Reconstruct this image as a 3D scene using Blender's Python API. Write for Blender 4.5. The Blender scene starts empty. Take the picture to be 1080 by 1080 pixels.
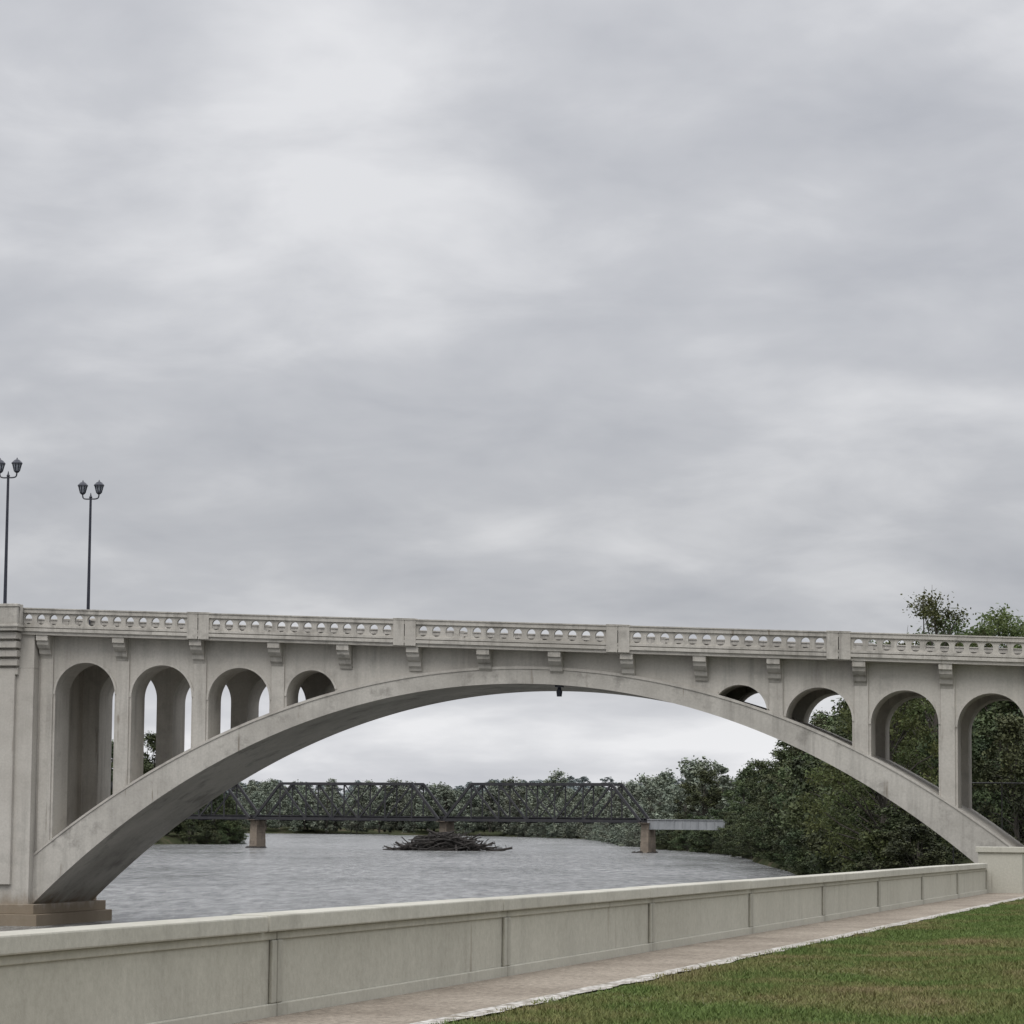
import bpy, math, random
import numpy as np
from mathutils import Vector, Matrix
random.seed(7); rng=np.random.default_rng(7)
scene=bpy.context.scene
PHI=math.radians(13.2)
CAMZ=5.75

# ---------------------------------------------------------------- helpers
def link(o,parent=None):
    scene.collection.objects.link(o)
    if parent is not None: o.parent=parent
    return o
def empty(name,loc=(0,0,0),rz=0.0):
    e=bpy.data.objects.new(name,None); e.location=loc; e.rotation_euler=(0,0,rz); e.empty_display_size=1
    return link(e)
def mesh_obj(name,verts,faces,mat,parent=None,smooth=False):
    me=bpy.data.meshes.new(name); me.from_pydata(verts,[],faces); me.update()
    if mat is not None:
        for m in (mat if isinstance(mat,(list,tuple)) else [mat]): me.materials.append(m)
    o=bpy.data.objects.new(name,me); link(o,parent)
    import bmesh
    bm=bmesh.new(); bm.from_mesh(me); bmesh.ops.recalc_face_normals(bm,faces=bm.faces); bm.to_mesh(me); bm.free()
    if smooth:
        me.polygons.foreach_set("use_smooth",[True]*len(me.polygons))
    return o
class MB:
    """mesh builder"""
    def __init__(s): s.v=[]; s.f=[]
    def add(s,v,f):
        n=len(s.v); s.v+= [tuple(p) for p in v]; s.f+=[tuple(i+n for i in q) for q in f]
    def box(s,x0,x1,y0,y1,z0,z1):
        s.add([(x0,y0,z0),(x1,y0,z0),(x1,y1,z0),(x0,y1,z0),(x0,y0,z1),(x1,y0,z1),(x1,y1,z1),(x0,y1,z1)],
              [(0,3,2,1),(4,5,6,7),(0,1,5,4),(1,2,6,5),(2,3,7,6),(3,0,4,7)])
    def hexa(s,p):  # 8 points bottom 4 + top 4
        s.add(p,[(0,3,2,1),(4,5,6,7),(0,1,5,4),(1,2,6,5),(2,3,7,6),(3,0,4,7)])
    def beam(s,a,b,w,h=None):
        a=Vector(a); b=Vector(b); h=h or w
        d=(b-a).normalized(); up=Vector((0,0,1))
        if abs(d.z)>.95: up=Vector((0,1,0))
        sx=d.cross(up).normalized()*w/2; sy=sx.cross(d).normalized()*h/2
        s.hexa([a-sx-sy,a+sx-sy,a+sx+sy,a-sx+sy,b-sx-sy,b+sx-sy,b+sx+sy,b-sx+sy])
    def tube(s,pts,rads,n=8,cap=True):
        base=len(s.v); prev=None
        for i,p in enumerate(pts):
            p=Vector(p)
            if i==0: d=Vector(pts[1])-p
            elif i==len(pts)-1: d=p-Vector(pts[i-1])
            else: d=Vector(pts[i+1])-Vector(pts[i-1])
            d.normalize(); ref=Vector((1,0,0)) if abs(d.x)<.8 else Vector((0,1,0))
            u=d.cross(ref).normalized(); w=d.cross(u)
            for k in range(n):
                a=2*math.pi*k/n; s.v.append(tuple(p+(u*math.cos(a)+w*math.sin(a))*rads[i]))
        for i in range(len(pts)-1):
            for k in range(n):
                a=base+i*n+k; b=base+i*n+(k+1)%n
                s.f.append((a,b,b+n,a+n))
        if cap:
            s.f.append(tuple(base+k for k in range(n))); e=base+(len(pts)-1)*n
            s.f.append(tuple(e+n-1-k for k in range(n)))
    def slab(s,prof,t0,t1):
        """prof: list of (s,zb,zt) ; slab between t0,t1"""
        n=len(s.v)
        for (a,zb,zt) in prof:
            s.v+=[(a,t0,zb),(a,t0,zt),(a,t1,zb),(a,t1,zt)]
        for i in range(len(prof)-1):
            a=n+4*i; b=a+4
            same=abs(prof[i][0]-prof[i+1][0])<1e-6
            if not same:
                s.f.append((a,b,b+1,a+1)); s.f.append((a+2,a+3,b+3,b+2)); s.f.append((a+1,b+1,b+3,a+3))
                s.f.append((a,a+2,b+2,b))
            else:
                s.f.append((a,a+2,b+2,b)); 
                if abs(prof[i][2]-prof[i+1][2])>1e-5: s.f.append((a+1,b+1,b+3,a+3))
        s.f.append((n,n+1,n+3,n+2)); e=n+4*(len(prof)-1); s.f.append((e,e+2,e+3,e+1))
    def extrude_s(s,poly,s0,s1,zf0,zf1):
        """poly of (t,dz), extruded along s; zf = z datum at each end"""
        n=len(s.v); m=len(poly)
        for (t,dz) in poly: s.v.append((s0,t,zf0+dz))
        for (t,dz) in poly: s.v.append((s1,t,zf1+dz))
        for i in range(m):
            j=(i+1)%m; s.f.append((n+i,n+j,n+m+j,n+m+i))
        s.f.append(tuple(n+i for i in range(m))[::-1]); s.f.append(tuple(n+m+i for i in range(m)))
    def obj(s,name,mat,parent=None,smooth=False,bevel=0):
        o=mesh_obj(name,s.v,s.f,mat,parent,smooth)
        if bevel:
            b=o.modifiers.new("bevel","BEVEL"); b.width=bevel; b.segments=2; b.limit_method='ANGLE'; b.angle_limit=math.radians(50)
        return o

def newmat(name):
    m=bpy.data.materials.new(name); m.use_nodes=True; nt=m.node_tree; nt.nodes.clear()
    out=nt.nodes.new("ShaderNodeOutputMaterial"); b=nt.nodes.new("ShaderNodeBsdfPrincipled")
    nt.links.new(b.outputs[0],out.inputs[0]); return m,nt,b
def N(nt,t,**k):
    n=nt.nodes.new(t)
    for a,v in k.items(): setattr(n,a,v)
    return n
def noise(nt,vec,scale,detail=5,rough=.55,dist=0):
    n=N(nt,"ShaderNodeTexNoise"); n.inputs["Scale"].default_value=scale; n.inputs["Detail"].default_value=detail
    n.inputs["Roughness"].default_value=rough; n.inputs["Distortion"].default_value=dist
    if vec is not None: nt.links.new(vec,n.inputs["Vector"])
    return n.outputs["Fac"]
def ramp(nt,fac,stops):
    r=N(nt,"ShaderNodeValToRGB"); el=r.color_ramp.elements
    while len(el)<len(stops): el.new(.5)
    for e,(p,c) in zip(el,stops):
        e.position=p; e.color=(c[0],c[1],c[2],1) if hasattr(c,'__len__') else (c,c,c,1)
    nt.links.new(fac,r.inputs[0]); return r.outputs[0]
def mapping(nt,vec,sc=(1,1,1),loc=(0,0,0)):
    m=N(nt,"ShaderNodeMapping"); m.inputs["Scale"].default_value=sc; m.inputs["Location"].default_value=loc
    nt.links.new(vec,m.inputs[0]); return m.outputs[0]
def mul(nt,a,b,mode='MULTIPLY',fac=1.0):
    m=N(nt,"ShaderNodeMix",data_type='RGBA',blend_type=mode); m.inputs[0].default_value=fac
    for s,i in ((a,6),(b,7)):
        if isinstance(s,(tuple,list)): m.inputs[i].default_value=(*s,1)
        else: nt.links.new(s,m.inputs[i])
    return m.outputs[2]
def mixf(nt,fac,a,b):
    m=N(nt,"ShaderNodeMix",data_type='RGBA'); nt.links.new(fac,m.inputs[0])
    for s,i in ((a,6),(b,7)):
        if isinstance(s,(tuple,list)): m.inputs[i].default_value=(*s,1)
        else: nt.links.new(s,m.inputs[i])
    return m.outputs[2]
def M(nt,op,a,b=None,c=None):
    m=N(nt,"ShaderNodeMath",operation=op)
    for i,s in enumerate((a,b,c)):
        if s is None: continue
        if isinstance(s,(int,float)): m.inputs[i].default_value=s
        else: nt.links.new(s,m.inputs[i])
    return m.outputs[0]
def bump(nt,b,h,strength=.3,dist=.05):
    n=N(nt,"ShaderNodeBump"); n.inputs["Strength"].default_value=strength; n.inputs["Distance"].default_value=dist
    nt.links.new(h,n.inputs["Height"]); nt.links.new(n.outputs[0],b.inputs["Normal"])

def concrete(name,col,dark,streak=.5,scale=1.0,fine=8,waterline=False,blotch=.5,pitch=0,off=0):
    m,nt,b=newmat(name); tc=N(nt,"ShaderNodeTexCoord").outputs["Object"]
    n1=noise(nt,mapping(nt,tc,(.22*scale,.22*scale,.30*scale)),1.0,6,.6)
    base=ramp(nt,n1,[(.3,dark),(.58,col)])
    st=noise(nt,mapping(nt,tc,(1.5*scale,1.5*scale,.10*scale)),1.0,7,.7)
    gate=noise(nt,mapping(nt,tc,(.16,.16,.2),(4,9,2)),1.0,3,.5)
    sf=M(nt,'MULTIPLY',ramp(nt,st,[(.34,1),(.52,0)]),ramp(nt,gate,[(.40,.25),(.60,1)]))
    c=mixf(nt,M(nt,'MULTIPLY',sf,streak),base,tuple(x*.45 for x in dark))
    f=noise(nt,tc,fine*scale,4,.7); fc=ramp(nt,f,[(.25,(.86,.86,.85)),(.7,(1.06,1.06,1.06))])
    c=mul(nt,c,fc)
    bl=noise(nt,mapping(nt,tc,(.5*scale,.5*scale,.5*scale),(7,3,1)),1.0,8,.7)
    c=mixf(nt,ramp(nt,bl,[(.54,0),(.66,blotch)]),c,tuple(x*.66 for x in dark))
    rs=noise(nt,mapping(nt,tc,(3.2,3.2,.22),(2,8,5)),1.0,4,.6)
    rg=noise(nt,mapping(nt,tc,(.3,.3,.5),(12,3,7)),1.0,2,.5)
    rf=M(nt,'MULTIPLY',ramp(nt,rs,[(.62,0),(.70,.6)]),ramp(nt,rg,[(.50,0),(.60,1)]))
    c=mixf(nt,rf,c,(.12,.09,.06))
    sp=N(nt,"ShaderNodeSeparateXYZ"); nt.links.new(tc,sp.inputs[0])
    if pitch:   # dirt gathered beside the regular panel joints
        fr=M(nt,'FRACT',M(nt,'DIVIDE',M(nt,'SUBTRACT',sp.outputs[0],off),pitch))
        dj=M(nt,'MULTIPLY',M(nt,'MINIMUM',fr,M(nt,'SUBTRACT',1.0,fr)),pitch)
        dj=M(nt,'ADD',dj,M(nt,'MULTIPLY',M(nt,'SUBTRACT',noise(nt,mapping(nt,tc,(4,4,1.2)),1.0,5,.7),.5),.9))
        c=mixf(nt,ramp(nt,dj,[(.0,.45),(.42,0)]),c,tuple(x*.5 for x in dark))
    if waterline:
        hz=M(nt,'ADD',sp.outputs[2],M(nt,'MULTIPLY',noise(nt,mapping(nt,tc,(.8,.8,.3)),1.5,5,.6),2.2))
        w=ramp(nt,M(nt,'DIVIDE',hz,5.0),[(.40,.8),(.60,0)])
        c=mixf(nt,w,c,(.17,.125,.075))
    nt.links.new(c,b.inputs["Base Color"]); b.inputs["Roughness"].default_value=.9
    b.inputs["Specular IOR Level"].default_value=.2
    bump(nt,b,f,.25,.02); return m

mat_conc=concrete("bridge_concrete",(.505,.480,.435),(.41,.385,.345),.50,waterline=True,blotch=.45)
mat_conc2=concrete("arch_concrete",(.490,.468,.425),(.34,.322,.290),.45,waterline=True,blotch=.75)
mat_rail=concrete("parapet_concrete",(.500,.475,.43),(.35,.33,.295),.65,1.6,blotch=.65)
mat_wall=concrete("floodwall_concrete",(.44,.425,.36),(.385,.37,.31),.25,.9,14,blotch=.22,pitch=9.6,off=32.67)
mat_cap=concrete("floodwall_cap_concrete",(.465,.45,.39),(.39,.375,.32),.3,1.1,14,blotch=.4)
mat_stone=concrete("pier_stone",(.27,.225,.18),(.16,.135,.11),.4,1.0,2)
mat_steel,nt,b=newmat("rusty_dark_steel")
tc=N(nt,"ShaderNodeTexCoord").outputs["Object"]
nt.links.new(ramp(nt,noise(nt,tc,.7,4),[(.3,(.018,.019,.024)),(.7,(.038,.036,.038))]),b.inputs["Base Color"]); b.inputs["Roughness"].default_value=.75
mat_girder,nt,b=newmat("grey_girder_paint")
tc=N(nt,"ShaderNodeTexCoord").outputs["Object"]
nt.links.new(ramp(nt,noise(nt,mapping(nt,tc,(.8,.8,.2)),1,4),[(.3,(.20,.21,.22)),(.7,(.32,.33,.34))]),b.inputs["Base Color"]); b.inputs["Roughness"].default_value=.6
mat_fence,nt,b=newmat("weathered_galvanised_steel")
tc=N(nt,"ShaderNodeTexCoord").outputs["Object"]
nt.links.new(ramp(nt,noise(nt,tc,2,4),[(.3,(.06,.06,.06)),(.7,(.13,.13,.13))]),b.inputs["Base Color"]); b.inputs["Roughness"].default_value=.6
mat_black,nt,b=newmat("black_lamp_paint"); b.inputs["Roughness"].default_value=.35
nt.links.new(ramp(nt,noise(nt,N(nt,"ShaderNodeTexCoord").outputs["Object"],6,3),[(.3,(.012,.014,.024)),(.7,(.026,.028,.042))]),b.inputs["Base Color"])
mat_glass,nt,b=newmat("lamp_frosted_glass"); b.inputs["Roughness"].default_value=.25
nt.links.new(ramp(nt,noise(nt,N(nt,"ShaderNodeTexCoord").outputs["Object"],5,3),[(.3,(.10,.11,.13)),(.7,(.34,.36,.40))]),b.inputs["Base Color"])
mat_asph,nt,b=newmat("asphalt")
nt.links.new(ramp(nt,noise(nt,N(nt,"ShaderNodeTexCoord").outputs["Object"],4,6,.7),[(.3,(.04,.04,.04)),(.7,(.065,.064,.062))]),b.inputs["Base Color"]); b.inputs["Roughness"].default_value=.9
mat_walk,nt,b=newmat("exposed_aggregate")
tc=N(nt,"ShaderNodeTexCoord").outputs["Object"]
c=ramp(nt,noise(nt,tc,.5,6,.65),[(.32,(.205,.175,.14)),(.62,(.295,.258,.21))])
f=noise(nt,tc,13,4,.9); c=mul(nt,c,ramp(nt,f,[(.3,(.45,.44,.43)),(.7,(1.45,1.45,1.45))]))
nt.links.new(c,b.inputs["Base Color"]); b.inputs["Roughness"].default_value=.95; b.inputs["Specular IOR Level"].default_value=.1; bump(nt,b,f,.5,.03)
mat_gravel,nt,b=newmat("white_gravel")
tc=N(nt,"ShaderNodeTexCoord").outputs["Object"]
v=N(nt,"ShaderNodeTexVoronoi"); v.inputs["Scale"].default_value=11; nt.links.new(tc,v.inputs["Vector"])
c=mul(nt,ramp(nt,v.outputs["Distance"],[(.0,(.78,.76,.71)),(.75,(.20,.18,.15))]),ramp(nt,noise(nt,tc,2.5,5,.7),[(.36,(.45,.40,.32)),(.52,(1,1,1))]))
nt.links.new(c,b.inputs["Base Color"]); b.inputs["Roughness"].default_value=.95; bump(nt,b,v.outputs["Distance"],.8,.03)

def grass_mat(name,k=1.0):
    m,nt,b=newmat(name); tc=N(nt,"ShaderNodeNewGeometry").outputs["Position"]
    a=noise(nt,mapping(nt,tc,(.42,.22,.1)),1.0,7,.68)
    c=ramp(nt,a,[(.34,(.195*k,.165*k,.088*k)),(.44,(.150*k,.155*k,.062*k)),(.55,(.098*k,.140*k,.042*k)),(.7,(.115*k,.160*k,.050*k))])
    f=noise(nt,tc,7,5,.8); c=mul(nt,c,ramp(nt,f,[(.3,(.6,.6,.6)),(.7,(1.35,1.32,1.28))]))
    nt.links.new(c,b.inputs["Base Color"]); b.inputs["Roughness"].default_value=.85; b.inputs["Specular IOR Level"].default_value=.15
    return m
mat_lawn=grass_mat("lawn_turf",.75); mat_blade=grass_mat("grass_blades",1.05)
mat_ground,nt,b=newmat("bank_earth_and_scrub")
tc=N(nt,"ShaderNodeNewGeometry").outputs["Position"]
c=ramp(nt,noise(nt,tc,.12,8,.7),[(.35,(.085,.072,.050)),(.5,(.045,.050,.028)),(.7,(.032,.040,.020))])
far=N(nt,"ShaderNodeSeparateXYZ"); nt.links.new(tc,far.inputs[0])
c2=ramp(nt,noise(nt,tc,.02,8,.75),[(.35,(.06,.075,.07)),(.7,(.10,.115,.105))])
c=mixf(nt,ramp(nt,M(nt,'DIVIDE',far.outputs[1],4000),[(.38,0),(.6,1)]),c,c2)  # distant land turns bluish: aerial haze mixed into the ground colour
nt.links.new(c,b.inputs["Base Color"]); b.inputs["Roughness"].default_value=1; b.inputs["Specular IOR Level"].default_value=0

mat_bark,nt,b=newmat("bark")
tc=N(nt,"ShaderNodeTexCoord").outputs["Object"]
nt.links.new(ramp(nt,noise(nt,mapping(nt,tc,(3,3,.5)),1,5),[(.3,(.035,.030,.024)),(.7,(.085,.075,.062))]),b.inputs["Base Color"]); b.inputs["Roughness"].default_value=.95
def leafmat(name,c0,c1,c2,trans=0):
    m,nt,b=newmat(name); g=N(nt,"ShaderNodeNewGeometry"); oi=N(nt,"ShaderNodeObjectInfo")
    n=noise(nt,g.outputs["Position"],.30,2,.6)
    c=ramp(nt,n,[(.32,c0),(.5,c1),(.70,c2)])
    hs=N(nt,"ShaderNodeHueSaturation"); nt.links.new(c,hs.inputs["Color"])
    nt.links.new(M(nt,'ADD',M(nt,'MULTIPLY',oi.outputs["Random"],.06),.462),hs.inputs["Hue"])
    nt.links.new(M(nt,'ADD',M(nt,'MULTIPLY',g.outputs["Random Per Island"],.7),M(nt,'ADD',M(nt,'MULTIPLY',oi.outputs["Random"],.6),.4)),hs.inputs["Value"])
    nt.links.new(hs.outputs[0],b.inputs["Base Color"]); b.inputs["Roughness"].default_value=.7; b.inputs["Specular IOR Level"].default_value=.2
    if trans:
        tr=N(nt,"ShaderNodeBsdfTranslucent"); nt.links.new(hs.outputs[0],tr.inputs[0]); mx=N(nt,"ShaderNodeMixShader"); mx.inputs[0].default_value=trans
        out=[n for n in nt.nodes if n.type=='OUTPUT_MATERIAL'][0]
        nt.links.new(b.outputs[0],mx.inputs[1]); nt.links.new(tr.outputs[0],mx.inputs[2]); nt.links.new(mx.outputs[0],out.inputs[0])
    return m
mat_leaf=leafmat("leaves",(.050,.068,.029),(.082,.104,.040),(.118,.136,.052),.3)
mat_leafd=leafmat("leaves_dark",(.036,.048,.025),(.056,.072,.033),(.085,.100,.045))
mat_leaff=leafmat("leaves_far_hazed",(.115,.137,.110),(.148,.170,.130),(.185,.202,.145))  # distance haze put into the leaf colour, paler and greyer
mat_leafh=leafmat("leaves_hills_hazed",(.17,.20,.205),(.195,.225,.225),(.225,.25,.24))  # hill foliage with still more haze painted in, paler and bluer
mat_drift,nt,b=newmat("driftwood")
tc=N(nt,"ShaderNodeTexCoord").outputs["Object"]
nt.links.new(ramp(nt,noise(nt,tc,1.2,4),[(.3,(.015,.013,.012)),(.7,(.060,.053,.047))]),b.inputs["Base Color"]); b.inputs["Roughness"].default_value=.95

# ---------------------------------------------------------------- water
mat_water,nt,b=newmat("river_water")
tc=N(nt,"ShaderNodeNewGeometry").outputs["Position"]
w1=noise(nt,mapping(nt,tc,(1.5,.6,1)),1.0,5,.7,.4); w2=noise(nt,mapping(nt,tc,(.05,.015,1)),1.0,6,.65)
w3=noise(nt,mapping(nt,tc,(.75,.12,1)),1.0,6,.78,.2)
h=M(nt,'ADD',w1,M(nt,'MULTIPLY',w3,2.2))
c=ramp(nt,w2,[(.35,(.20,.205,.20)),(.65,(.27,.27,.26))])
c=mul(nt,c,ramp(nt,w3,[(.38,(.42,.42,.42)),(.60,(1.5,1.5,1.5))]))  # light and dark of the ripples also painted into the water colour
nt.links.new(c,b.inputs["Base Color"]); b.inputs["IOR"].default_value=1.33
nt.links.new(ramp(nt,w2,[(.35,.10),(.65,.24)]),b.inputs["Roughness"])
bump(nt,b,h,1.0,.7)
mesh_obj("river_water",[(-4000,-300,0),(600,-300,0),(600,2600,0),(-4000,2600,0)],[(0,1,2,3)],mat_water)

# ---------------------------------------------------------------- terrain
RS=np.array([(-300,-95),(0,-17),(100,7),(120,13),(154,22),(200,23.5),(300,29),(391,34.5),(613,42),(680,37),(800,33),(1000,32),(1150,30),(1300,0),(1400,-80),(1480,-250),(1600,-900),(1800,-4200),(9000,-4200)],float)
LS=np.array([(-300,-110),(560,-108),(700,-97),(745,-66),(850,-75),(1000,-120),(1120,-260),(1250,-1000),(1400,-4200),(9000,-4200)],float)
def hills(X,Y):
    t=np.clip((Y-1500)/1500,0,1); t=t*t*(3-2*t)
    return t*(28+5*np.sin(X/310+.6)+4*np.sin(X/127+Y/500)+2*np.sin(X/61)-.010*X)
def ground_z(X,Y):
    X=np.asarray(X,float); Y=np.asarray(Y,float)
    xr=np.interp(Y,RS[:,0],RS[:,1]); xl=np.interp(Y,LS[:,0],LS[:,1])
    nearz=3.82-.00375*np.clip(Y,-50,130)
    d=np.maximum(X-xr,xl-X)
    d=np.where(Y>1800,50,d)
    s=np.clip((d+3)/9,0,1); s=s*s*(3-2*s)
    top=np.where((X>xr)&(Y<170),nearz,np.where(Y>500,2.2,3.6)+.5*np.sin(X/23)*np.sin(Y/31))
    return -2.5+(top+2.5)*s+hills(X,Y)
def axis(a,b,fine0,fine1,st,growth=1.12):
    pts=list(np.arange(fine0,fine1+.01,st)); d=st; x=fine1
    while x<b: d*=growth; x+=d; pts.append(min(x,b))
    d=st; x=fine0; left=[]
    while x>a: d*=growth; x-=d; left.append(max(x,a))
    return np.array(sorted(set(left+pts)))
gx=axis(-6000,6000,-130,70,2.0); gy=axis(-400,9000,-10,260,2.5,1.06)
XX,YY=np.meshgrid(gx,gy); ZZ=ground_z(XX,YY)
nx,ny=len(gx),len(gy)
V=np.stack([XX.ravel(),YY.ravel(),ZZ.ravel()],1)
idx=np.arange(nx*ny).reshape(ny,nx)
F=np.stack([idx[:-1,:-1].ravel(),idx[:-1,1:].ravel(),idx[1:,1:].ravel(),idx[1:,:-1].ravel()],1)
def np_mesh(name,V,F,mats,matidx=None,smooth=False):
    me=bpy.data.meshes.new(name); k=F.shape[1]
    me.vertices.add(len(V)); me.vertices.foreach_set("co",V.astype(np.float32).ravel())
    me.loops.add(F.size); me.loops.foreach_set("vertex_index",F.astype(np.int32).ravel())
    me.polygons.add(len(F)); me.polygons.foreach_set("loop_start",np.arange(0,F.size,k,dtype=np.int32))
    me.polygons.foreach_set("loop_total",np.full(len(F),k,dtype=np.int32))
    for m in mats: me.materials.append(m)
    if matidx is not None: me.polygons.foreach_set("material_index",matidx.astype(np.int32))
    if smooth: me.polygons.foreach_set("use_smooth",np.ones(len(F),dtype=bool))
    me.update(calc_edges=True); me.validate(); return me
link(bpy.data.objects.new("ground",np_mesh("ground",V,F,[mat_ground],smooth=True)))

# ---------------------------------------------------------------- arch bridge
bridge=empty("concrete_arch_bridge",(0,160,0),-PHI)
W=8.8
def zp(s):
    if s>-34: return 16.25-.0353*s
    return 16.25+.0353*34+ (1-math.exp((s+34)/30))*.0353*30
SPANS=[.4,-60.3]
def ext(d): return 13.95-.0130*d*d-1.3e-6*d**4
def intr(d): return 13.05-.0147*d*d-2.4e-6*d**4
for ci,C in enumerate(SPANS):
    dz=zp(C)-zp(.4)
    cols=[-26.4,-22.0,-17.6,-13.2,-9.5, 9.85,13.7,18.1,22.5,26.9]   # column centres relative to crown
    cols=[c+C for c in cols]
    opens=[]
    for a,b2 in ((0,1),(1,2),(2,3),(3,4),(5,6),(6,7),(7,8),(8,9)):
        l=cols[a]+.48; r=cols[b2]-.48
        opens.append((l,r))
    def wallprof():
        S=sorted(set(list(np.arange(C-26.9,C+27.3,.35))+[C-26.9,C+27.3]))
        ev=[]
        for s in S:
            if any(l-1e-6<=s<=r+1e-6 for l,r in opens): continue
            ev.append((s,0,ext(s-C)+dz-.35))
        for l,r in opens:
            ctr=(l+r)/2; R=(r-l)/2; top=zp(ctr)-2.85
            ev.append((l,-1,ext(l-C)+dz-.35)); ev.append((r,1,ext(r-C)+dz-.35))
            for k in range(25):
                a=math.pi*(1-k/24); s=ctr+R*math.cos(a); z=top-R+R*math.sin(a)
                e=ext(s-C)+dz-.35
                ev.append((s,0 if 0<k<24 else (-.5 if k==0 else .5),max(z,e)))
        ev.sort(key=lambda q:(round(q[0],5),q[1]))
        return [(s,zb,zp(s)-1.44) for s,_,zb in ev]
    pr=wallprof()
    mb=MB(); mb.slab(pr,0,2.1); mb.slab(pr,W-2.1,W)
    mb.obj("spandrel_walls",mat_conc,bridge)
    mb=MB()
    for l,r in opens:
        ctr=(l+r)/2; R=(r-l)/2; top=zp(ctr)-2.85; pts=[]
        for k in range(25):
            a=math.pi*(1-k/24); s=ctr+(R+.004)*math.cos(a); z=top-R+(R+.004)*math.sin(a)
            s2=ctr+(R+.13)*math.cos(a); z2=top-R+(R+.13)*math.sin(a)
            if z>ext(s-C)+dz+.05: pts.append((s,z,s2,z2))
        for q in range(len(pts)-1):
            s,z,s2,z2=pts[q]; u,v,u2,v2=pts[q+1]
            mb.hexa([(s,-.05,z),(u,-.05,v),(u,.02,v),(s,.02,z),(s2,-.05,z2),(u2,-.05,v2),(u2,.02,v2),(s2,.02,z2)])
    mb.obj("archivolts",mat_conc,bridge)
    ss=np.linspace(C-26.9,C+27.2,150)
    mb=MB(); mb.slab([(s,intr(s-C)+dz,ext(s-C)+dz) for s in ss],-.14,W+.14)
    mb.obj("arch_ring",mat_conc2,bridge)
    mb=MB()
    for t0,t1 in ((-.19,-.143),(W+.143,W+.19)):
        mb.slab([(s,ext(s-C)+dz-.13,ext(s-C)+dz+.012) for s in ss],t0,t1)
    mb.obj("arch_ring_lip",mat_conc,bridge)
    mb=MB()
    for c in cols:
        if abs(c-C)<10: continue
        for t0,t1 in ((-.10,.003),(W-.003,W+.10)):
            z0=ext(c-C)+dz-.5
            mb.hexa([(c-.36,t0,z0),(c+.36,t0,z0),(c+.36,t1,z0),(c-.36,t1,z0),
                     (c-.36,t0,zp(c-.36)-1.46),(c+.36,t0,zp(c+.36)-1.46),(c+.36,t1,zp(c+.36)-1.46),(c-.36,t1,zp(c-.36)-1.46)])
    mb.obj("pilasters",mat_conc,bridge,bevel=.02)
    prof=[(0.0,0),(-.86,0),(-.86,-.30),(-.74,-.34),(-.70,-.52),(-.52,-.70),(-.36,-.78),(-.30,-1.0),(-.16,-1.12),(-.1,-1.26),(0.0,-1.26)]
    xs=[-26.4,-22.0,-17.6,-13.2]+[-13.2+26.9/7*k for k in range(1,8)]+[18.1,22.5,26.9]
    mb=MB()
    for x in xs:
        c=C+x-.05
        mb.extrude_s(prof,c-.34,c+.34,zp(c-.34)-1.45,zp(c+.34)-1.45)
        mb.extrude_s([(W-t,z) for t,z in prof],c-.34,c+.34,zp(c-.34)-1.45,zp(c+.34)-1.45)
    mb.obj("deck_brackets",mat_rail,bridge,bevel=.015)
# deck
SL,SR=-120,75
sd=sorted(set(list(np.arange(SL,SR+.1,3.0))))
mb=MB(); mb.slab([(s,zp(s)-1.45,zp(s)-1.06) for s in sd],-.92,W+.92); mb.obj("deck_slab",mat_conc,bridge)
mb=MB()
for t0,t1 in ((-1.03,-.923),(W+.923,W+1.03)): mb.slab([(s,zp(s)-1.27,zp(s)-1.10) for s in sd],t0,t1)
for t0,t1 in ((-1.02,-.62),(W+.62,W+1.02)):
    mb.slab([(s,zp(s)-1.055,zp(s)-.93) for s in sd],t0,t1)
    mb.slab([(s,zp(s)-.27,zp(s)-.06) for s in sd],t0,t1)
for t0,t1 in ((-1.07,-.57),(W+.57,W+1.07)): mb.slab([(s,zp(s)-.06,zp(s)) for s in sd],t0,t1)
mb.obj("parapet_rails",mat_rail,bridge)
mb=MB(); mb.slab([(s,zp(s)-1.055,zp(s)-1.02) for s in sd],-.6,W+.6); mb.obj("road_surface",mat_asph,bridge)
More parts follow.
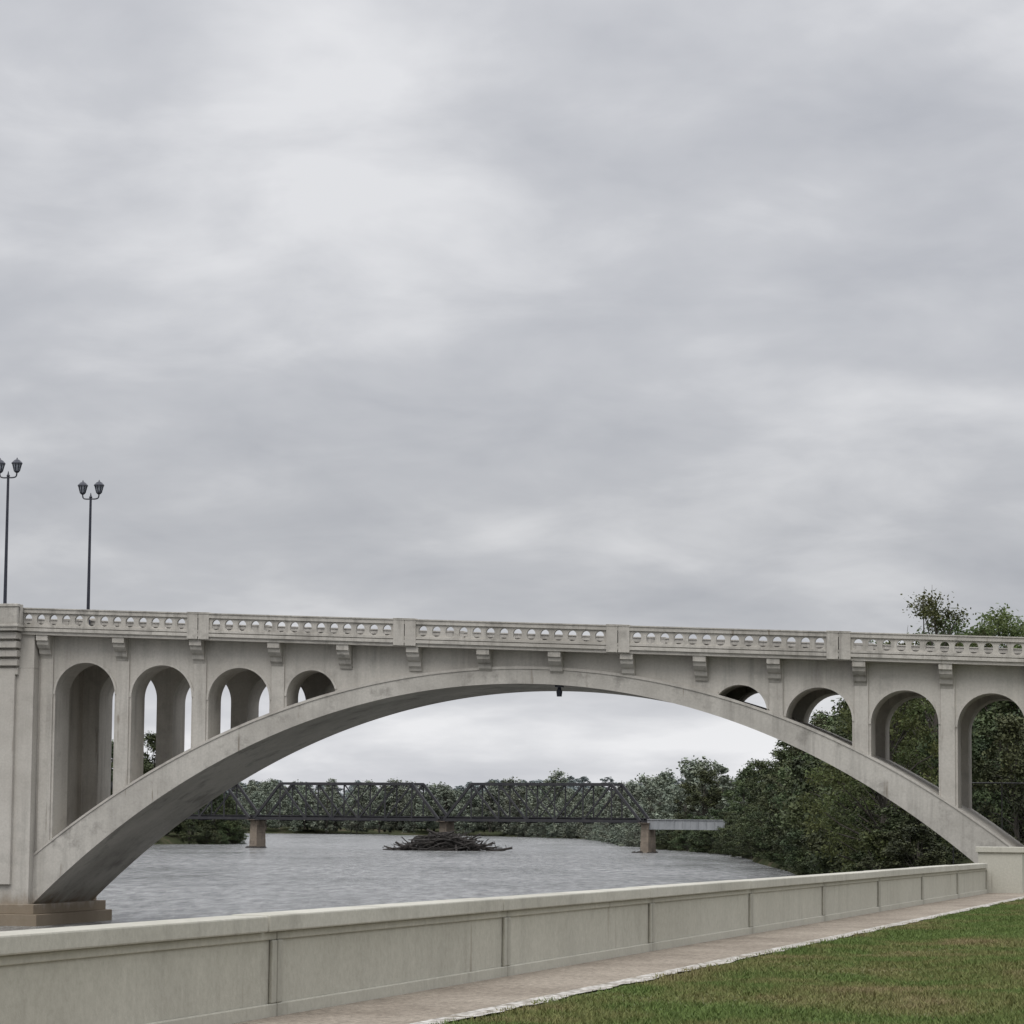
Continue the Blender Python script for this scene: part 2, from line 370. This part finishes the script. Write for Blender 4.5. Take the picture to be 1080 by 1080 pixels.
# balustrade webs and posts
posts=[17.45+11.5*k for k in range(-11,6)]
mb=MB(); mp=MB()
for i,c in enumerate(posts):
    for t0,t1,o in ((-1.045,-.60,-1),(W+.60,W+1.045,1)):
        def hx(m,a,b2,t0,t1,d0,d1): m.hexa([(a,t0,zp(a)+d0),(b2,t0,zp(b2)+d0),(b2,t1,zp(b2)+d0),(a,t1,zp(a)+d0),(a,t0,zp(a)+d1),(b2,t0,zp(b2)+d1),(b2,t1,zp(b2)+d1),(a,t1,zp(a)+d1)])
        for u0,u1 in ((c-.62,c-.02),(c+.02,c+.62)):
            hx(mp,u0,u1,t0,t1,-1.42,.0)
            hx(mp,u0-.01,u1+.01,t0-.04,t1+.04,.002,.04)
    if i==len(posts)-1: break
    a=c+.62; e=posts[i+1]-.62; n=14; cell=(e-a)/n
    ev=[(a,zp(a)-.94)]
    for k in range(n):
        l=a+k*cell+.135; r=a+(k+1)*cell-.135; R=(r-l)/2; ctr=(l+r)/2; top=zp(ctr)-.34; bot=zp(ctr)-.90
        ev.append((l,zp(l)-.94))
        for q in range(9):
            an=math.pi*(1-q/8); ev.append((ctr+R*math.cos(an),top-R+R*math.sin(an)))
        ev.append((r,zp(r)-.94))
        for side in (-1,1):
            pts=[]
            for q in range(5):
                an=math.pi/2*q/4; pts.append((ctr+side*R*math.cos(an),bot+R*.8*(1-math.sin(an))))
            for q in range(4):
                (x0,z0),(x1,z1)=pts[q],pts[q+1]
                for ta,tb in ((-.93,-.72),(W+.72,W+.93)):
                    mb.hexa([(x0,ta,zp(x0)-.94),(x1,ta,zp(x1)-.94),(x1,tb,zp(x1)-.94),(x0,tb,zp(x0)-.94),(x0,ta,z0),(x1,ta,z1),(x1,tb,z1),(x0,tb,z0)])
    ev.append((e,zp(e)-.94))
    pr=[(s,zb,zp(s)-.265) for s,zb in ev]
    mb.slab(pr,-.93,-.72); mb.slab(pr,W+.72,W+.93)
mb.obj("balustrade",mat_rail,bridge); mp.obj("parapet_posts",mat_rail,bridge,bevel=.02)
# piers
for pc,kind in ((-29.95,'pier'),(-90.7,'pier'),(31.2,'abut')):
    a0,a1=pc-3.45,pc+3.45; T=zp(pc)
    mb=MB()
    mb.box(a0,a1,-.75,W+.75,-3,T-3.4)
    mb.box(a0+.9,a1-1.0,-1.0,-.747,2.2,T-3.4)
    for i in range(5):      # stepped corbels
        o=.98+.17*i; z0=T-3.75+i*.48
        mb.box(a0+.75-.03*i,a1-.85+.03*i,-o,-.75,z0,z0+.36); mb.box(a0+.75-.03*i,a1-.85+.03*i,W+.75,W+o,z0,z0+.36)
        mb.box(a0+.85,a1-.95,-o+.14,-.752,z0+.36,z0+.48)
    mb.box(a0,a1,-.748,W+.748,T-3.4,T-1.5)
    if kind=='pier':
        mb.box(a0-1.0,a1+.75,-1.4,W+1.3,-3,.62)
        mb.box(a0-.6,a1+.45,-1.1,W+1.05,.62,1.15)
    mb.obj("pier_shaft",mat_conc,bridge,bevel=.03)
    mb=MB()
    for sg in (0,1):
        f=(lambda t: t) if sg==0 else (lambda t: W-t)
        def bx(x0,x1,t0,t1,z0,z1):
            u0,u1=sorted((f(t0),f(t1))); mb.box(x0,x1,u0,u1,z0,z1)
        bx(a0+.5,a1-.55,-1.95,-1.08,T-1.40,T-1.02)
        bx(a0+.42,a1-.47,-2.03,-1.085,T-1.2,T-1.08)
        bx(a0+.55,a1-.60,-1.9,-1.6,T-1.02,T-.1)
        bx(a0+.5,a1-.55,-1.96,-1.54,T-.1,T+.06)
        bx(a0+.5,a0+1.3,-1.54,-1.12,T-1.02,T+.05); bx(a1-1.35,a1-.55,-1.54,-1.12,T-1.02,T+.05)
    mb.obj("balcony",mat_rail,bridge,bevel=.02)
mb=MB(); mb.slab([(s,1,zp(s)-1.45) for s in (34.6,45,75)],0,W); mb.slab([(s,1,zp(s)-1.45) for s in (-120,-110,-94.1)],0,W)
mb.obj("approach_walls",mat_conc,bridge)
mb=MB(); zc=intr(2)
mb.box(2.35,2.75,.2,.6,zc-.12,zc+.05); mb.tube([(2.55,.4,zc-.1),(2.55,.4,zc-.35),(2.55,.4,zc-.6)],[.07,.16,.13],10)
mb.obj("navigation_light",mat_black,bridge)

# ---------------------------------------------------------------- lamps
def lamp(s,t,ztop):
    c,sn=math.cos(PHI),math.sin(PHI)
    X=s*c+t*sn; Y=160-s*sn+t*c; zb=zp(s)-1.0
    e=empty("street_lamp",(X,Y,zb),-PHI); H=ztop-zb-1.05
    mb=MB()
    mb.tube([(0,0,0),(0,0,.12),(0,0,.16),(0,0,.9),(0,0,1.0),(0,0,1.05)],[.26,.26,.19,.14,.14,.085],12)
    mb.tube([(0,0,1.0),(0,0,H*.5),(0,0,H-.1),(0,0,H+.05)],[.10,.085,.07,.06],12)
    mb.tube([(0,0,H-.02),(0,0,H+.05),(0,0,H+.12),(0,0,H+.3)],[.07,.10,.05,.015],10)
    for sg in (-1,1):
        arc=[(sg*(.02+.46*math.sin(a)),0,H-.05+ .16*(1-math.cos(a))-.16*math.sin(a)*.4) for a in np.linspace(0,math.pi/2,9)]
        arc+= [(sg*.50,0,H+.14),(sg*.50,0,H+.22)]
        mb.tube(arc,[.042]*len(arc),8)
        mb.tube([(sg*.50,0,H+.2),(sg*.50,0,H+.24),(sg*.50,0,H+.30)],[.07,.13,.15],12)
        mb.tube([(sg*.50,0,H+.70),(sg*.50,0,H+.76),(sg*.50,0,H+.90),(sg*.50,0,H+.96),(sg*.50,0,H+1.05)],[.31,.30,.16,.05,.012],12)
        for k in range(8):
            a=k*math.pi/4
            mb.tube([(sg*.5+.155*math.cos(a),.155*math.sin(a),H+.29),(sg*.5+.275*math.cos(a),.275*math.sin(a),H+.72)],[.026,.026],5)
    mb.obj("post_and_arms",mat_black,e,smooth=False)
    mg=MB()
    for sg in (-1,1):
        mg.tube([(sg*.50,0,H+.30),(sg*.5,0,H+.5),(sg*.50,0,H+.70)],[.14,.20,.25],12)
    mg.obj("lantern_glass",mat_glass,e,smooth=False)
lamp(-28.45,-.35,25.55); lamp(-27.25,W+.3,25.35); lamp(-58,-.3,26.2); lamp(-56,W+.3,26.2)

# ---------------------------------------------------------------- flood wall, path, gravel, lawn
ANG=math.atan(.2553)
def frame(name):
    e=empty(name,(-10.457,0,3.85)); e.rotation_mode='QUATERNION'
    dx=Vector((.2553,1,-.00375)).normalized(); dy=Vector((0,0,1)).cross(dx).normalized(); dzv=dx.cross(dy)
    e.rotation_quaternion=Matrix((dx,dy,dzv)).transposed().to_quaternion(); return e
fw=frame("concrete_flood_wall")
A0=32.67-9.6*7; joints=[A0+9.6*k for k in range(0,16)]
AP=110.0
mb=MB(); mc=MB()
for k in range(len(joints)-1):
    a,b2=joints[k]+.012,joints[k+1]-.012
    if a>AP-1: break
    mb.box(a,b2,.045,.33,-.4,.885)        # core (recessed face)
    mb.box(a,b2,0,.043,-.4,.15)           # plinth
    mb.box(a,b2,.015,.043,.80,.885)       # top band
    mb.box(a,a+.16,.004,.043,.152,.798); mb.box(b2-.16,b2,.004,.043,.152,.798)
    dzc=random.uniform(-.008,.008)
    mc.box(a-.45+.012,b2-.45-.012,-.05,.38,.887,1.06+dzc)
mb.box(joints[0],AP,.07,.32,-.4,.86)
mb.obj("wall_panels",mat_wall,fw,bevel=.012); mc.obj("wall_coping",mat_cap,fw,bevel=.018)
mb=MB()
mb.box(AP+.0,AP+1.5,-1.15,.38,-.4,1.42); mb.box(AP-.08,AP+1.58,-1.23,.46,1.42,1.62)
mb.box(AP+1.5,AP+9,-1.0,.2,-.4,1.15); mb.box(AP+1.58,AP+9,-1.06,.26,1.15,1.32)
mb.obj("end_pillar",mat_cap,fw,bevel=.02)
pw=frame("footpath"); mb=MB()
a=-30
while a<150:
    mb.box(a+.006,a+2.994,-1.64,-.004,-.2,.02); a+=3
mb.obj("path_slabs",mat_walk,pw,bevel=.008)
gs=frame("gravel_strip")
n=900; aa=np.linspace(-30,150,n)
e0=np.full(n,-1.642); wob=.05*np.abs(np.sin(aa*1.7)+np.sin(aa*.61+1))+.05*rng.random(n)
V=np.concatenate([np.stack([aa,e0,np.full(n,.024)],1),np.stack([aa,-1.95-wob,np.full(n,.038)],1)])
i=np.arange(n-1); F=np.stack([i+n,i+n+1,i+1,i],1)
link(bpy.data.objects.new("gravel",np_mesh("gravel",V,F,[mat_gravel])),gs)
def lawn_z(a,p): # p = distance right of wall
    q=np.clip(p-1.9,0,50)
    return 3.85-.00375*a*.969+.010+ .02*np.sin(a*.7)*np.clip(q,0,1)+.012*np.sin(p*2.1+a*.3)*np.clip(q,0,1)+np.clip(q,0,8)*.018
def toworld(a,p): # along, right
    return -10.457+a*math.sin(ANG)+p*math.cos(ANG), a*math.cos(ANG)-p*math.sin(ANG)
la=np.arange(-20,150,.6); lp=np.concatenate([np.arange(1.70,14,.4),np.arange(14,60,3)])
A,P=np.meshgrid(la,lp); X,Y=toworld(A,P); Z=lawn_z(A,P)
V=np.stack([X.ravel(),Y.ravel(),Z.ravel()],1); idx=np.arange(A.size).reshape(A.shape)
F=np.stack([idx[:-1,:-1].ravel(),idx[:-1,1:].ravel(),idx[1:,1:].ravel(),idx[1:,:-1].ravel()],1)
link(bpy.data.objects.new("lawn",np_mesh("lawn",V,F,[mat_lawn],smooth=True)))
def blades(n):
    a=22+ (rng.random(n)**1.7)*100; p=1.92+rng.random(n)*11.5
    X,Y=toworld(a,p); keep=(X<Y*.19+1.0)&(Y>20)&((p>2.12)|(rng.random(n)<.25+.25*np.sin(a*2.3+np.sin(a*.7)*3))); a,p,X,Y=a[keep],p[keep],X[keep],Y[keep]
    Z=lawn_z(a,p); n=len(a); th=rng.random(n)*6.283; L=(.03+.04*rng.random(n)); w=.006+.00016*Y
    patch=.5+.5*np.sin(X*1.3+np.sin(Y*.7)*2)*np.sin(Y*.45+1); L=L*(.6+.7*patch)
    bx,by=np.cos(th)*w,np.sin(th)*w; lean=rng.normal(0,.55,(n,2))*L[:,None]
    v0=np.stack([X-bx,Y-by,Z-.004],1); v1=np.stack([X+bx,Y+by,Z-.004],1); v2=np.stack([X+lean[:,0],Y+lean[:,1],Z+L],1)
    V=np.stack([v0,v1,v2],1).reshape(-1,3); F=np.arange(3*n).reshape(-1,3); return V,F
V,F=blades(600000)
link(bpy.data.objects.new("grass",np_mesh("grass",V,F,[mat_blade])))
# chain link fence on the bank beside the bridge
fe=empty("chain_link_fence",(0,160,0),-PHI)
mb=MB(); t=W+.9
for s in np.arange(22.3,48,2.6): mb.tube([(s,t,3.0),(s,t,8.15)],[.04,.04],6)
mb.tube([(22.3,t,8.12),(47,t,8.0)],[.04,.04],6)
for k in range(120):
    s=22.3+k*.2; z0=3.6
    mb.beam((s,t,z0),(s+2.2,t,z0+4.4),.008); mb.beam((s+2.2,t,z0),(s,t,z0+4.4),.008)
mb.obj("posts_and_mesh",mat_fence,fe)

# ---------------------------------------------------------------- trees
def make_tree(name,seed,H=18,R=5.6,nclump=60,nleaf=190,leaf=.30,low=.18,mat=mat_leaf,clr=1.7,limb=2,up=0):
    r=np.random.default_rng(seed); rd=random.Random(seed)
    mb=MB()
    lean=(rd.uniform(-.8,.8),rd.uniform(-.8,.8))
    tp=[(lean[0]*q*q*1.5,lean[1]*q*q*1.5,q*H*.8-.6*(q==0)) for q in (0,.15,.35,.6,.85,1)]
    mb.tube(tp,[.42,.34,.27,.19,.11,.05],8)
    cl=[]
    nl=7; lobes=[(rd.uniform(0,6.28),rd.uniform(.3,.95),rd.uniform(.75,1.25)) for _ in range(nl)]
    tries=0
    while len(cl)<nclump and tries<9000:
        tries+=1
        q=rd.random(); z=low+(1-low)*q
        a=rd.uniform(0,6.283)
        env=math.sin(math.pi*min(1,max(0,(q*.86+.14)))**.85)**.62
        k=1+.26*sum(math.cos(a-la)*math.exp(-((z-lz)/.18)**2)*lr for la,lz,lr in lobes)
        rr=R*env*k*math.sqrt(rd.uniform(.12,1))
        zt=z*H-.6+(rd.uniform(-1,1.4) if q>.7 else 0)
        p=Vector((rr*math.cos(a)+lean[0]*z,rr*math.sin(a)+lean[1]*z,zt))
        if any((p-c[0]).length<clr*.62 for c in cl): continue
        cl.append((p,rd.uniform(.55,1.25)*clr*.72))
    for i,(p,cr) in enumerate(cl):
        if i%limb==0:
            zz=max(.1,min(.78,(p.z/H)*rd.uniform(.55,.8))); f=zz/.8
            s0=Vector((lean[0]*f*f*1.5,lean[1]*f*f*1.5,zz*H)); mid=(s0+p)/2+Vector((rd.uniform(-.4,.4),rd.uniform(-.4,.4),rd.uniform(-.2,.6)))
            e=p+Vector((rd.uniform(-.3,.3),rd.uniform(-.3,.3),rd.uniform(.2,1.0)*(1+up)))
            mb.tube([s0,mid,p,e],[.12*(1.15-zz),.06,.025,.01],5,False)
    wv=np.array(mb.v); 
    wf=[f for f in mb.f]
    cs=[];
    for p,cr in cl:
        m=int(nleaf*(cr/(clr*.72))**2); d=r.normal(size=(m,3)); d/=np.linalg.norm(d,axis=1)[:,None]
        rad=cr*(r.random(m)**.45)*(1+.30*r.normal(size=m)); d=d*rad[:,None]; d[:,2]*=.72
        cs.append(np.array(p)+d)
    cs=np.concatenate(cs); n=len(cs)
    nrm=r.normal(size=(n,3)); nrm[:,2]=np.abs(nrm[:,2])+.3; nrm/=np.linalg.norm(nrm,axis=1)[:,None]
    t1=np.cross(nrm,r.normal(size=(n,3))); t1/=np.linalg.norm(t1,axis=1)[:,None]; t2=np.cross(nrm,t1)
    sz=(leaf*(.5+.9*r.random(n)))[:,None]
    q=np.stack([cs-t1*sz*.62,cs-t2*sz*.34+t1*sz*.1,cs+t1*sz*.62,cs+t2*sz*.34],1).reshape(-1,3)
    me=bpy.data.meshes.new(name)
    V=np.concatenate([wv,q]); nv=len(wv)
    qf=(np.arange(4*n).reshape(-1,4)+nv)
    loops=[i for f in wf for i in f]+qf.ravel().tolist()
    tot=[len(f) for f in wf]+[4]*n; st=np.concatenate([[0],np.cumsum(tot)[:-1]])
    me.vertices.add(len(V)); me.vertices.foreach_set("co",V.astype(np.float32).ravel())
    me.loops.add(len(loops)); me.loops.foreach_set("vertex_index",np.array(loops,dtype=np.int32))
    me.polygons.add(len(tot)); me.polygons.foreach_set("loop_start",st.astype(np.int32)); me.polygons.foreach_set("loop_total",np.array(tot,dtype=np.int32))
    me.materials.append(mat_bark); me.materials.append(mat)
    me.polygons.foreach_set("material_index",np.array([0]*len(wf)+[1]*n,dtype=np.int32))
    me.update(calc_edges=True); return me
near=[make_tree("tree_mesh",s,nclump=72,nleaf=330,leaf=.22,low=.14) for s in (1,2,3)]
airy=[make_tree("tree_mesh_airy",s,R=5.2,nclump=50,nleaf=230,leaf=.20,low=.28,clr=1.45,limb=1,up=.4) for s in (11,12,13)]
dark=[make_tree("tree_mesh_dark",s,R=6.3,nclump=80,nleaf=170,leaf=.38,low=.08,mat=mat_leafd) for s in (21,22,23)]
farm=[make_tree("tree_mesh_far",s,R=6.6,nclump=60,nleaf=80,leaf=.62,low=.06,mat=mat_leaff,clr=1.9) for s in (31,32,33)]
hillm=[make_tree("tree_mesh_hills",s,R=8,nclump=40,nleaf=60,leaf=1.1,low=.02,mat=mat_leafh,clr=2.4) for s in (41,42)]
def tree(protos,X,Y,h,parent=None,name="deciduous_tree",wid=1.0):
    o=bpy.data.objects.new(name,random.choice(protos)); k=h/18*1.02
    o.location=(X,Y,float(ground_z(X,Y))-.1); o.rotation_euler=(0,0,random.uniform(0,6.28)); o.scale=(k*wid,k*wid,k)
    link(o,parent); return o
# big trees right behind the bridge
for X,Y,h,pr in ((24.4,201,15.8,near),(26.4,216,16.6,airy),(28.6,232,16.9,near),(31.2,222,18.3,airy),(33.5,240,17.3,near),(37.2,230,17.2,near),(41.6,215,19.6,airy),(38.4,244,18.2,near),(46,238,20,near),(34.5,252,17.0,near),(52,228,19,near),(58,240,20,near),(38.5,205,14,airy),(30,205,10,dark),(33,198,9,dark),(36,212,11,dark)):
    tree(pr,X,Y,h,None,"riverside_tree")
bank=empty("riverbank_trees")
for X,Y,h in ((29,256,13.5),(31,275,14),(34,268,15),(36,290,15),(33,306,14),(37,322,15),(36,338,14.5),(40,350,16),(38,368,14.5),(42,385,16),(39.5,402,14),(44,420,17),(42,440,14),(47,455,17),(44,480,14),(49,500,17),(46,520,13.5),(52,540,17),(47,560,13),(50,590,16),(48,625,13),(56,610,18)):
    tree(dark,X,Y,h*random.uniform(.9,1.05),bank,"tree",1.1)
for k in range(50):
    Y=random.uniform(190,620); X=float(np.interp(Y,RS[:,0],RS[:,1]))+random.uniform(9,60); tree(dark,X+3,Y,random.uniform(12,17),bank,"tree",1.1)
for k in range(70):   # low growth on the shore
    Y=random.uniform(180,640); X=float(np.interp(Y,RS[:,0],RS[:,1]))+random.uniform(1.5,3.5); tree(dark,X,Y,random.uniform(4,8),bank,"shrub",1.5)
for k in range(110):
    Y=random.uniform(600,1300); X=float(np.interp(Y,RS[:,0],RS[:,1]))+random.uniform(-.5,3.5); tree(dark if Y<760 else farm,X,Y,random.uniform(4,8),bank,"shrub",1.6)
for X,Y,h in ((43,680,15),(41,715,18),(45,722,18.5),(49,705,17),(38,770,15),(37,820,14),(36,880,15),(52,660,16),(43,840,17),(40,900,17),(37,960,16)):
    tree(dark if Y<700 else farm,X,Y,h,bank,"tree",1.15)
lb=empty("left_bank_trees")
for X,Y,h in ((-69,752,11),(-73,756,13),(-78,752,16),(-84,748,21),(-88,742,24),(-93,740,22),(-98,735,22),(-104,725,20),(-112,715,20),(-120,705,20)):
    tree(dark,X,Y,h,lb,"tree",1.1)
for k in range(50):
    X=random.uniform(-250,-80); Y=770+random.uniform(0,120)+max(0,(-75-X))*.1; tree(dark,X,Y,random.uniform(9,14),lb,"tree",1.15)
for k in range(30):
    Y=random.uniform(300,740); X=float(np.interp(Y,LS[:,0],LS[:,1]))-random.uniform(3,40); tree(dark,X,Y,random.uniform(12,20),lb,"tree",1.1)
for k in range(40):
    Y=random.uniform(690,790); X=float(np.interp(Y,LS[:,0],LS[:,1]))-random.uniform(.5,3); tree(dark,X,Y,random.uniform(3,6),lb,"shrub",1.5)
fb=empty("distant_tree_line")
for k in range(360):
    Y=random.uniform(1300,2100); X=random.uniform(-560,330)*Y/1500
    xr=float(np.interp(Y,RS[:,0],RS[:,1])); 
    if X<xr+5: continue
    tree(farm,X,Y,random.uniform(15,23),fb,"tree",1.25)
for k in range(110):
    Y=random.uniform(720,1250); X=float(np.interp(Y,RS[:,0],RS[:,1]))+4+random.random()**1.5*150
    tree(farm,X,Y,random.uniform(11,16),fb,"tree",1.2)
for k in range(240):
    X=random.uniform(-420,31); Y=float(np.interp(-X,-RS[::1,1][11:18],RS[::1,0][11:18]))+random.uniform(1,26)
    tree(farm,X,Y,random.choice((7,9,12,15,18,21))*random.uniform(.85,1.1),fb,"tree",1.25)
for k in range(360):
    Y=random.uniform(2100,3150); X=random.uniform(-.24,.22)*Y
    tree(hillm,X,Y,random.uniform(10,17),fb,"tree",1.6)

# ---------------------------------------------------------------- railway truss bridge
D=Vector((.899,-.438,0)); ang=math.atan2(D.y,D.x)
rb=empty("railway_truss_bridge",(-13,635,0),ang)
SP=45.6; zB=6.3; Ht=7.4; NPn=7
mb=MB()
for k in (-3,-2,-1,0):
    x0=k*SP+.6; pl=(SP-1.2)/NPn
    for t in (-2.6,2.6):
        mb.beam((x0,t,zB),(x0+SP-1.2,t,zB),.40,.6)
        mb.beam((x0+pl,t,zB+Ht),(x0+6*pl,t,zB+Ht),.45,.55)
        mb.beam((x0,t,zB),(x0+pl,t,zB+Ht),.5); mb.beam((x0+7*pl,t,zB),(x0+6*pl,t,zB+Ht),.5)
        for j in range(1,7): mb.beam((x0+j*pl,t,zB),(x0+j*pl,t,zB+Ht),.24)
        for j in range(1,6):
            if j in (1,2): mb.beam((x0+j*pl,t,zB+Ht),(x0+(j+1)*pl,t,zB),.34)
            elif j in (4,5): mb.beam((x0+j*pl,t,zB),(x0+(j+1)*pl,t,zB+Ht),.34)
            else:
                mb.beam((x0+j*pl,t,zB),(x0+(j+1)*pl,t,zB+Ht),.22); mb.beam((x0+j*pl,t,zB+Ht),(x0+(j+1)*pl,t,zB),.22)
    for j in range(1,7):
        mb.beam((x0+j*pl,-2.6,zB+Ht-.1),(x0+j*pl,2.6,zB+Ht-.1),.25); mb.beam((x0+j*pl,-2.6,zB+Ht-1.1),(x0+j*pl,2.6,zB+Ht-1.1),.18)
        if j<6:
            mb.beam((x0+j*pl,-2.6,zB+Ht),(x0+(j+1)*pl,2.6,zB+Ht),.14); mb.beam((x0+j*pl,2.6,zB+Ht),(x0+(j+1)*pl,-2.6,zB+Ht),.14)
    for j in range(8): mb.box(x0+j*pl-.2,x0+j*pl+.2,-2.5,2.5,zB-.5,zB+.15)
    mb.box(x0,x0+SP-1.2,-1.3,-.9,zB-.3,zB+.5); mb.box(x0,x0+SP-1.2,.9,1.3,zB-.3,zB+.5)
    mb.box(x0,x0+SP-1.2,-1.6,1.6,zB+.503,zB+.72)
mb.obj("trusses",mat_steel,rb)
mb=MB()
mb.box(SP+.4,SP+21,-1.3,-1.1,zB-1.5,zB+.3); mb.box(SP+.4,SP+21,1.1,1.3,zB-1.5,zB+.3)
mb.box(SP+.4,SP+21,-1.5,1.5,zB+.303,zB+.45); mb.box(SP+.4,SP+21,-1.42,-1.0,zB-1.6,zB-1.503)
for j in range(12): mb.box(SP+.9+j*1.75,SP+1.0+j*1.75,-1.38,-1.303,zB-1.5,zB+.3)
mb.obj("plate_girder",mat_girder,rb)
mb=MB()
for k in (-3,-2,-1,0,1):
    x=k*SP
    for i in range(6):
        z0=-2+i*1.32; w=.95-.03*i
        mb.box(x-w,x+w,-2.0+.04*i,2.0-.04*i,z0,z0+1.30)
    mb.box(x-1.0,x+1.0,-3.0,3.0,5.92,6.0)
mb.box(SP+20.5,SP+23,-3,3,1,6.0)
mb.obj("stone_piers",mat_stone,rb,bevel=.06)
mb=MB()
for k in (-1,1):
    for i in range(30):
        a=random.uniform(0,6.28); r=random.uniform(1.0,3.2); s=random.uniform(.25,.6)
        x=k*SP+r*math.cos(a)*.8; y=-1+r*math.sin(a)*1.1
        mb.hexa([(x-s,y-s,-.5),(x+s,y-s*.8,-.5),(x+s*.9,y+s,-.5),(x-s,y+s*.9,-.5),(x-s*.6,y-s*.5,s*.5),(x+s*.5,y-s*.6,s*.7),(x+s*.6,y+s*.5,s*.6),(x-s*.5,y+s*.6,s*.4)])
mb.obj("pier_riprap",mat_drift,rb,bevel=.05)
dp=empty("driftwood_pile",(-13,626,0),0); mb=MB()
for i in range(420):
    x=random.gauss(0,4.8); x=max(-10.5,min(10.5,x)); y=random.gauss(0,2.5)
    hmax=max(.5,4.3*(1-(abs(x)/11)**1.3)); z=random.uniform(-.2,hmax)*.85
    L=random.uniform(1.6,6.5); a=random.gauss(0,.7)+random.choice((0,math.pi)); el=random.gauss(0.05,.3); r=random.uniform(.06,.26)
    d=Vector((math.cos(a)*math.cos(el),math.sin(a)*math.cos(el),math.sin(el)))*L/2
    p=Vector((x,y,z)); mb.tube([p-d,p+Vector((0,0,random.uniform(-.2,.2))),p+d],[r,r*.85,r*.4],6)
for i in range(80):
    x=random.gauss(0,4.5); p=Vector((x,random.gauss(0,2),.5)); q=p+Vector((random.gauss(0,1),random.gauss(0,1),random.uniform(.8,3.8)*max(.25,1-abs(x)/10)))
    mb.tube([p,q],[.09,.03],5)
mb.obj("logs",mat_drift,dp)

# ---------------------------------------------------------------- world / light / camera
w=bpy.data.worlds.new("World"); scene.world=w; w.use_nodes=True; nt=w.node_tree; nt.nodes.clear()
out=N(nt,"ShaderNodeOutputWorld"); bs=N(nt,"ShaderNodeBackground"); bc=N(nt,"ShaderNodeBackground"); mx=N(nt,"ShaderNodeMixShader")
sk=N(nt,"ShaderNodeTexSky",sky_type='NISHITA'); sk.sun_disc=False
SE,SA=math.radians(52),math.radians(200)
sk.sun_elevation=SE; sk.sun_rotation=SA
nt.links.new(sk.outputs[0],bs.inputs[0]); bs.inputs[1].default_value=.08
g=N(nt,"ShaderNodeTexCoord").outputs["Generated"]; sp=N(nt,"ShaderNodeSeparateXYZ"); nt.links.new(g,sp.inputs[0])
zc=M(nt,'MAXIMUM',sp.outputs[2],0.0); den=M(nt,'ADD',zc,.24)
cb=N(nt,"ShaderNodeCombineXYZ"); nt.links.new(M(nt,'DIVIDE',sp.outputs[0],den),cb.inputs[0]); nt.links.new(M(nt,'DIVIDE',sp.outputs[1],den),cb.inputs[1])
n1=noise(nt,mapping(nt,cb.outputs[0],(1,.9,1),(3.1,1.7,0)),1.9,5,.50,.25)
n2=noise(nt,mapping(nt,cb.outputs[0],(1,1,1),(9,4,2)),5.5,6,.55,.3)
nn=M(nt,'ADD',M(nt,'MULTIPLY',n1,.70),M(nt,'MULTIPLY',n2,.30))
cl=ramp(nt,nn,[(.36,(.425,.437,.475)),(.50,(.545,.553,.583)),(.62,(.715,.718,.738))])
el=ramp(nt,zc,[(0,1.26),(.035,1.18),(.06,.97),(.10,.94),(.16,1.05),(.27,1.12),(.45,2.0),(1.0,3.6)])
cl=mul(nt,cl,el)
nt.links.new(cl,bc.inputs[0]); bc.inputs[1].default_value=1.0
mx.inputs[0].default_value=.95
nt.links.new(bs.outputs[0],mx.inputs[1]); nt.links.new(bc.outputs[0],mx.inputs[2]); nt.links.new(mx.outputs[0],out.inputs[0])
sl=bpy.data.lights.new("sun","SUN"); sl.energy=1.0; sl.angle=math.radians(30); sl.color=(1,.96,.9)
so=bpy.data.objects.new("sun",sl); link(so)
sd_=Vector((math.sin(SA)*math.cos(SE),math.cos(SA)*math.cos(SE),math.sin(SE)))
so.rotation_euler=sd_.to_track_quat('Z','Y').to_euler(); so.location=(0,-20,60)
cam=bpy.data.cameras.new("camera"); co=bpy.data.objects.new("camera",cam); link(co)
cam.sensor_width=36; cam.lens=36*3200/1080; cam.clip_end=20000; cam.clip_start=.5
th=math.atan(328/3200)
co.matrix_world=Matrix.Translation((0,0,CAMZ))@Matrix.Rotation(math.pi/2+th,4,'X')@Matrix.Rotation(math.radians(.5),4,'Z')
scene.camera=co
scene.view_settings.view_transform='Standard'; scene.view_settings.look='None'; scene.view_settings.exposure=0
